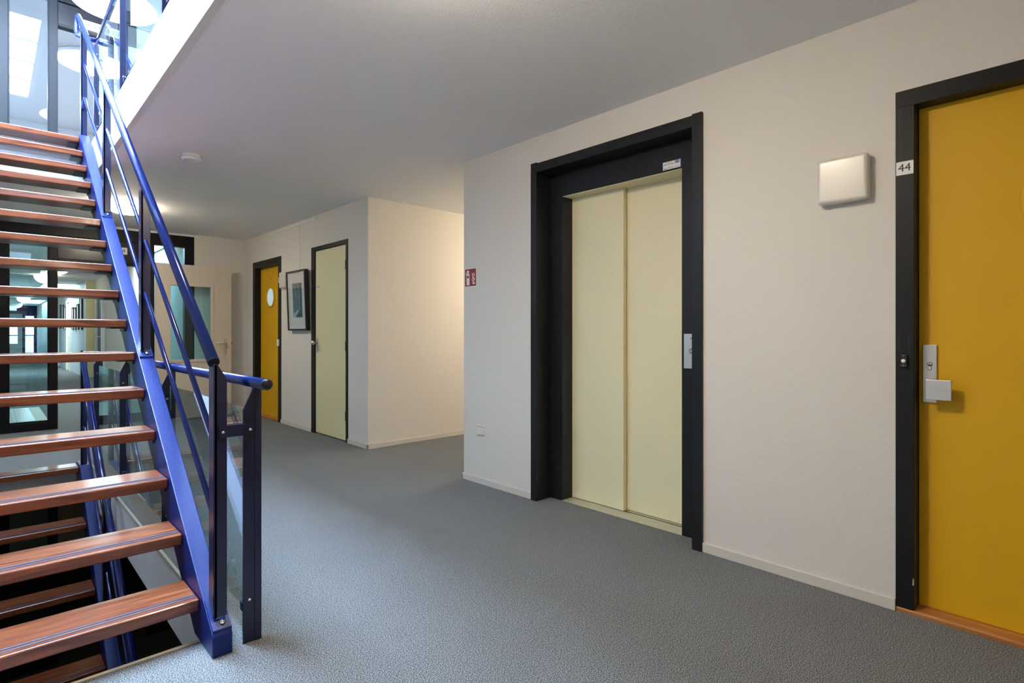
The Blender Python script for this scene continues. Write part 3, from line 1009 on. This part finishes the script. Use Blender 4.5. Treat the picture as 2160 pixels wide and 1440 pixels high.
def leanpoly(name, pts, mat):
    v = [(lean(PF + 0.0098, qz0 + b_ * (qz1 - qz0)), qy1 - a * (qy1 - qy0), qz0 + b_ * (qz1 - qz0)) for a, b_ in pts]
    build(name, MB().add(v, [tuple(range(len(v)))]), mat, ph)
leanpoly('road_shape', [(0.02, 0.0), (0.25, 0.0), (0.74, 0.24), (0.72, 0.25), (0.02, 0.10)], 'road')
leanpoly('dark_side', [(0.27, 0.0), (0.98, 0.0), (0.98, 0.98), (0.84, 0.98), (0.78, 0.26)], 'photodark')
build('cover_glass', leanbox(MB(), PF + 0.006, PF + 0.008, py0 + fw, py1 - fw, pz0 + fw, pz1 - fw), 'clear', fp)
build('hanging_wire', MB().tube([(2.757, 6.66, 2.482), (2.755, 6.66, 1.86)], 0.0012, 6), 'steel', fp)
rl = build('picture_rail', MB().box((XW - 0.012, 6.236, 2.462), (XW, 7.401, 2.490)), 'plate', None, 0.002)
tag(rl, 'slim white picture hanging rail just below the ceiling', 'picture rail')

# smoke detector
sd = empty('smoke_detector', (1.135, 4.752, HC))
tag(sd, 'round white smoke detector on the ceiling left of centre', 'smoke detector')
build('mount', MB().lathe([(0.058, 0.0), (0.058, -0.022), (0.052, -0.026)], (1.135, 4.752, HC), 'z', 32), 'plate', sd)
build('body', MB().lathe([(0.056, -0.024), (0.066, -0.030), (0.067, -0.040), (0.058, -0.050), (0.048, -0.052), (0.046, -0.047), (0.020, -0.046)], (1.135, 4.752, HC), 'z', 32), 'plate', sd)
build('led', MB().lathe([(0.004, 0), (0.003, -0.003)], (1.095, 4.735, HC - 0.050), 'z', 10), 'steel', sd)

# round ceiling lamps
def ceiling_lamp(x, y, mat, label, r=0.155, detail=True, z=HC, deep=False):
    c = empty('ceiling_lamp', (x, y, z))
    tag(c, label, 'ceiling lamp', 'round opal ceiling lamps')
    build('mount', MB().lathe([(r * 0.55, 0), (r * 0.55, -0.012), (r * 0.62, -0.018), (r * 0.62, -0.03)], (x, y, z), 'z', 24), 'alu', c)
    if deep:
        build('opal_bowl', MB().lathe([(r * math.cos(t_ * math.pi / 20), -0.03 - 0.8 * r * math.sin(t_ * math.pi / 20)) for t_ in range(0, 10)], (x, y, z), 'z', 28), mat, c)
        return c
    build('opal_bowl', MB().lathe([(r * 0.9, -0.032), (r, -0.038), (r * 1.02, -0.05), (r * 0.97, -0.068), (r * 0.75, -0.085), (r * 0.4, -0.096), (r * 0.12, -0.099)], (x, y, z), 'z', 32), mat, c)
    if detail:
        for k in range(3):
            a = 2 * math.pi * k / 3 + 0.6
            build('clip', MB().box((x + r * 0.8 * math.cos(a) - 0.012, y + r * 0.8 * math.sin(a) - 0.012, z - 0.036), (x + r * 0.8 * math.cos(a) + 0.012, y + r * 0.8 * math.sin(a) + 0.012, z - 0.004)), 'steel', c)
        build('finial', MB().lathe([(0.040, -0.094), (0.042, -0.108), (0.034, -0.116), (0.012, -0.118)], (x, y, z), 'z', 24), 'plate', c)
    return c
ceiling_lamp(1.085, 7.115, 'lamp_far', 'lit round ceiling lamp seen through the stair railing')
ceiling_lamp(1.00, 1.40, 'lamp_near', 'round ceiling lamp above the hall, nearest the viewer')
ceiling_lamp(1.00, -4.30, 'lamp_near', 'round ceiling lamp at the rear of the hall behind the viewer')  # added out of view to raise the hall's ambient light
ceiling_lamp(4.70, 3.95, 'lamp_alcove', 'round ceiling lamp lighting the side passage')
ceiling_lamp(1.085, 7.115, 'lamp_low', 'round ceiling lamp of the storey below', z=HC - S)  # added out of view to lift the dark lower storey
ceiling_lamp(1.02, 17.0, 'lamp_corr', 'first round ceiling lamp along the corridor behind the screen', 0.22, False, HC, True)
ceiling_lamp(1.02, 14.2, 'lamp_corr', 'corridor ceiling lamp closest to the glazed screen', 0.22, False, HC, True)
ceiling_lamp(1.05, 28.5, 'lamp_corr', 'second last round ceiling lamp along the corridor', 0.20, False, HC, True)
ceiling_lamp(1.05, 35.0, 'lamp_corr', 'last round ceiling lamp before the corridor end door', 0.20, False, HC, True)

# ================================================================== ADDED ROOFLIGHTS
def rooflight(x, y, label):  # glowing domes added to brighten the corridor behind the upper screen
    c = empty('rooflight', (x, y, ROOF))
    tag(c, label, 'rooflight', 'round rooflights in the top ceiling')
    build('kerb', MB().lathe([(0.58, 0.0), (0.58, -0.05), (0.54, -0.05), (0.54, 0.0)], (x, y, ROOF), 'z', 40), 'white', c)
    build('dome', MB().lathe([(0.535, -0.02), (0.53, -0.045), (0.40, -0.06), (0.2, -0.066), (0.03, -0.068)], (x, y, ROOF), 'z', 40), 'rooflight', c, label='bright white daylight dome')
RL = [(1.42, 12.4), (-0.25, 14.6)]
RLN = ['round rooflight over the corridor behind the upper screen', 'farthest round rooflight left of the upper corridor']
for (x, y), n_ in zip(RL, RLN):
    rooflight(x, y, n_)

# big opal disc pendants of the top storey
def pendant(x, y, z, label):
    c = empty('pendant_lamp', (x, y, z))
    tag(c, label, 'pendant lamp', 'opal disc pendants upstairs')
    build('opal_disc', MB().lathe([(0.40, 0.05), (0.42, 0.03), (0.42, 0.015), (0.36, 0.0), (0.05, -0.006)], (x, y, z), 'z', 44), 'pendant', c)
    build('canopy', MB().lathe([(0.41, 0.052), (0.30, 0.075), (0.05, 0.08)], (x, y, z), 'z', 44), 'plate', c)
    build('cable', MB().tube([(x, y, z + 0.07), (x, y, ROOF)], 0.006, 8), 'plate', c)
pendant(1.10, 8.02, 5.0, 'bright opal disc pendant in front of the upper screen')
pendant(1.10, 4.60, 5.0, 'opal disc pendant beside the upper stairwell edge')

# unseen roof lantern, added and sized to throw daylight down the stairwell
c = empty('roof_lantern', (-0.15, 4.3, ROOF))
tag(c, 'long glazed roof lantern over the open stairwell', 'rooflight')
lx0, lx1, lya, lyb = -0.92, 0.62, 2.40, 6.24
m_ = MB()
m_.box((lx0 - 0.08, lya - 0.08, ROOF - 0.06), (lx0, lyb + 0.08, ROOF)); m_.box((lx1, lya - 0.08, ROOF - 0.06), (lx1 + 0.08, lyb + 0.08, ROOF))
m_.box((lx0, lya - 0.08, ROOF - 0.06), (lx1, lya, ROOF)); m_.box((lx0, lyb, ROOF - 0.06), (lx1, lyb + 0.08, ROOF))
build('kerb', m_, 'white', c)
for i in range(4):
    ya = lya + i * 0.96
    build('pane', MB().box((lx0, ya + 0.02, ROOF - 0.03), (lx1, ya + 0.94, ROOF - 0.02)), 'rooflight', c)
    if i:
        build('glazing_bar', MB().box((lx0, ya - 0.02, ROOF - 0.05), (lx1, ya + 0.02, ROOF)), 'white', c)

# ================================================================== CORRIDOR BEYOND THE SCREEN
# rectangular rooflights in the corridor ceiling
for i, (x0_, x1_, ya, yb, n_) in enumerate([(1.15, 1.85, 19.6, 22.4, 'rectangular corridor rooflight above the hung pictures'),
                                            (-0.9, 0.28, 20.4, 22.6, 'rectangular corridor rooflight at the left'),
                                            (1.25, 2.02, 9.7, 12.6, 'rectangular corridor rooflight just behind the glazed screen'),
                                            (1.15, 1.80, 30.0, 33.5, 'rectangular corridor rooflight near the end door')]):
    c = empty('corridor_rooflight', ((x0_ + x1_) / 2, (ya + yb) / 2, HC))
    tag(c, n_, 'rooflight', 'rectangular corridor rooflights')
    m_ = MB()
    m_.box((x0_ - 0.04, ya - 0.04, HC - 0.022), (x0_, yb + 0.04, HC - 0.002)); m_.box((x1_, ya - 0.04, HC - 0.02), (x1_ + 0.015, yb + 0.04, HC))
    m_.box((x0_, ya - 0.04, HC - 0.02), (x1_, ya, HC)); m_.box((x0_, yb, HC - 0.02), (x1_, yb + 0.04, HC))
    build('kerb', m_, 'white', c)
    build('pane', MB().box((x0_, ya, HC - 0.012), (x1_, yb, HC - 0.004)), 'corr_sky', c)

# pictures and door frames on the corridor's right wall
def corridor_picture(y, w, z0_, z1_, label):
    c = empty('framed_picture', (1.85, y, z0_))
    tag(c, label, 'picture', 'pictures along the corridor wall')
    m_ = MB()
    m_.box((1.83, y - w / 2, z0_), (1.868, y - w / 2 + 0.03, z1_)); m_.box((1.83, y + w / 2 - 0.03, z0_), (1.868, y + w / 2, z1_))
    m_.box((1.83, y - w / 2, z0_), (1.868, y + w / 2, z0_ + 0.03)); m_.box((1.83, y - w / 2, z1_ - 0.03), (1.868, y + w / 2, z1_))
    build('frame', m_, 'picframe', c)
    build('mount_board', MB().box((1.842, y - w / 2 + 0.03, z0_ + 0.03), (1.868, y + w / 2 - 0.03, z1_ - 0.03)), 'mat', c)
ords = ['first', 'second', 'third', 'fourth', 'fifth', 'sixth', 'seventh', 'eighth']
for i, (y, w_, za, zb) in enumerate([(18.75, 0.45, 1.25, 2.1), (19.45, 0.4, 1.25, 1.95), (20.1, 0.4, 1.25, 1.88), (20.7, 0.4, 1.25, 1.90),
                                     (22.9, 0.5, 1.25, 2.0), (23.7, 0.5, 1.3, 2.08), (24.6, 0.5, 1.3, 2.12), (29.0, 0.8, 1.2, 1.9)]):
    corridor_picture(y, w_, za, zb, '%s framed picture along the corridor wall, counted from the screen' % ords[i])
for i, (y, n_) in enumerate([(21.7, 'white framed door among the corridor pictures'), (25.7, 'farther white framed door on the corridor wall')]):
    c = empty('corridor_door', (1.87, y, 0))
    tag(c, n_, 'door', 'doors on the corridor wall')
    m_ = MB()
    m_.box((1.81, y - 0.5, 0), (1.869, y - 0.44, 2.15)); m_.box((1.81, y + 0.44, 0), (1.869, y + 0.5, 2.15)); m_.box((1.81, y - 0.44, 2.09), (1.869, y + 0.44, 2.15))
    build('frame', m_, 'white', c)
    lf = build('leaf', MB().box((1.850, y - 0.44, 0.01), (1.869, y + 0.44, 2.09)), 'olive', c)
    build('lever', MB().tube([(1.85, y - 0.36, 1.03), (1.80, y - 0.36, 1.03), (1.80, y - 0.25, 1.03)], 0.012, 8), 'alu', lf)
c = empty('corridor_door', (2.06, 16.8, 0))
tag(c, 'dark corridor door with pale frame edges left of the stair stringer', 'door', 'doors on the corridor wall')
m_ = MB()
m_.box((1.985, 16.28, 0), (2.059, 16.36, 2.12)); m_.box((1.985, 17.22, 0), (2.059, 17.30, 2.12)); m_.box((1.985, 16.36, 2.04), (2.059, 17.22, 2.12))
build('frame', m_, 'white', c)
lf = build('leaf', MB().box((2.030, 16.36, 0.01), (2.059, 17.22, 2.04)), 'screen', c)
build('handle_plate', MB().box((2.018, 16.50, 0.93), (2.030, 16.55, 1.12)), 'alu', lf)
build('lever', MB().tube([(2.02, 16.525, 1.06), (1.96, 16.525, 1.06), (1.96, 16.65, 1.06)], 0.012, 8), 'alu', lf)

# end of the corridor: dark frame with a glazed door and a panel with window
w = empty('window_4', (0.9, YC, 0))
tag(w, 'blue framed glazed door and panel closing the far end of the corridor', 'glazed screen', None, 'structure')
build('head', MB().box((-1.0, YC, 2.10), (1.87, YC + 0.1, HC)), M['blue'], w)
build('jamb', MB().box((1.82, YC, 0), (1.87, YC + 0.1, 2.10)), M['blue'], w)
build('mullion', MB().box((1.32, YC, 0), (1.38, YC + 0.1, 2.10)), M['blue'], w)
m_ = MB()
m_.box((1.38, YC + 0.02, 0.02), (1.43, YC + 0.08, 2.10)); m_.box((1.76, YC + 0.02, 0.02), (1.82, YC + 0.08, 2.10))
m_.box((1.43, YC + 0.02, 0.02), (1.76, YC + 0.08, 0.12)); m_.box((1.43, YC + 0.02, 2.0), (1.76, YC + 0.08, 2.10))
dl = build('door_leaf', m_, 'blue', w)
build('pane', MB().box((1.43, YC + 0.045, 0.12), (1.76, YC + 0.052, 2.0)), 'screenglass', dl)
m_ = MB()
m_.box((-1.0, YC + 0.02, 0), (1.32, YC + 0.08, 0.62)); m_.box((-1.0, YC + 0.02, 1.62), (1.32, YC + 0.08, 2.10)); m_.box((1.14, YC + 0.02, 0.62), (1.32, YC + 0.08, 1.62))
pn = build('infill_panel', m_, 'wallcool', w)
build('pane', MB().box((-1.0, YC + 0.045, 0.62), (1.14, YC + 0.052, 1.62)), 'screenglass', pn)
r = empty('balcony_railing', (0.9, YC + 1.2, 0))
tag(r, 'railing outside the glazed door at the corridor end', 'railing')
build('top_rail', MB().box((-1.2, YC + 1.18, 1.0), (2.4, YC + 1.22, 1.05)), 'blue', r)
build('bottom_rail', MB().box((-1.2, YC + 1.19, 0.12), (2.4, YC + 1.21, 0.15)), 'blue', r)
bal = build('baluster', MB().box((-1.2, YC + 1.19, 0.15), (-1.185, YC + 1.21, 1.0)), 'blue', r)
for i in range(1, 25):
    c = copy_tree(bal, r)
    c.location = Vector((0.15 * i, 0, 0))
structure('floor_balcony', MB().box((-1.3, YC + 0.2, -0.1), (2.5, YC + 1.4, -0.02)), 'plate', 'pale balcony slab outside the corridor end door', 'floor')
# exit sign
e_ = empty('exit_sign', (0.75, 33.4, 2.3))
tag(e_, 'small lit green exit sign hanging under the corridor ceiling', 'sign')
build('housing', MB().box((0.50, 33.4, 2.15), (1.0, 33.46, 2.36)), 'plate', e_)
build('face', MB().box((0.52, 33.39, 2.17), (0.98, 33.40, 2.34)), 'exit', e_)
build('hanger', MB().box((0.42, 33.42, 2.36), (1.08, 33.45, HC)), 'plate', e_)
# ribbed entrance mat behind the screen
mt = empty('entrance_mat', (0.25, 10.3, 0))
tag(mt, 'ribbed metal entrance mat on the floor behind the glazed screen', 'mat')
build('border', MB().box((-0.55, 9.28, 0), (0.60, 11.4, 0.006)), 'pale', mt, label='pale border strip')
for i in range(42):
    ya = 9.34 + i * 0.047
    for (xa_, xb_) in ((-0.50, 0.265), (0.295, 0.47)):
        if i == 0 and xa_ == -0.50:
            pass
        build('mat_bar', MB().box((xa_, ya, 0.006), (xb_, ya + 0.030, 0.014)), 'steel', mt)
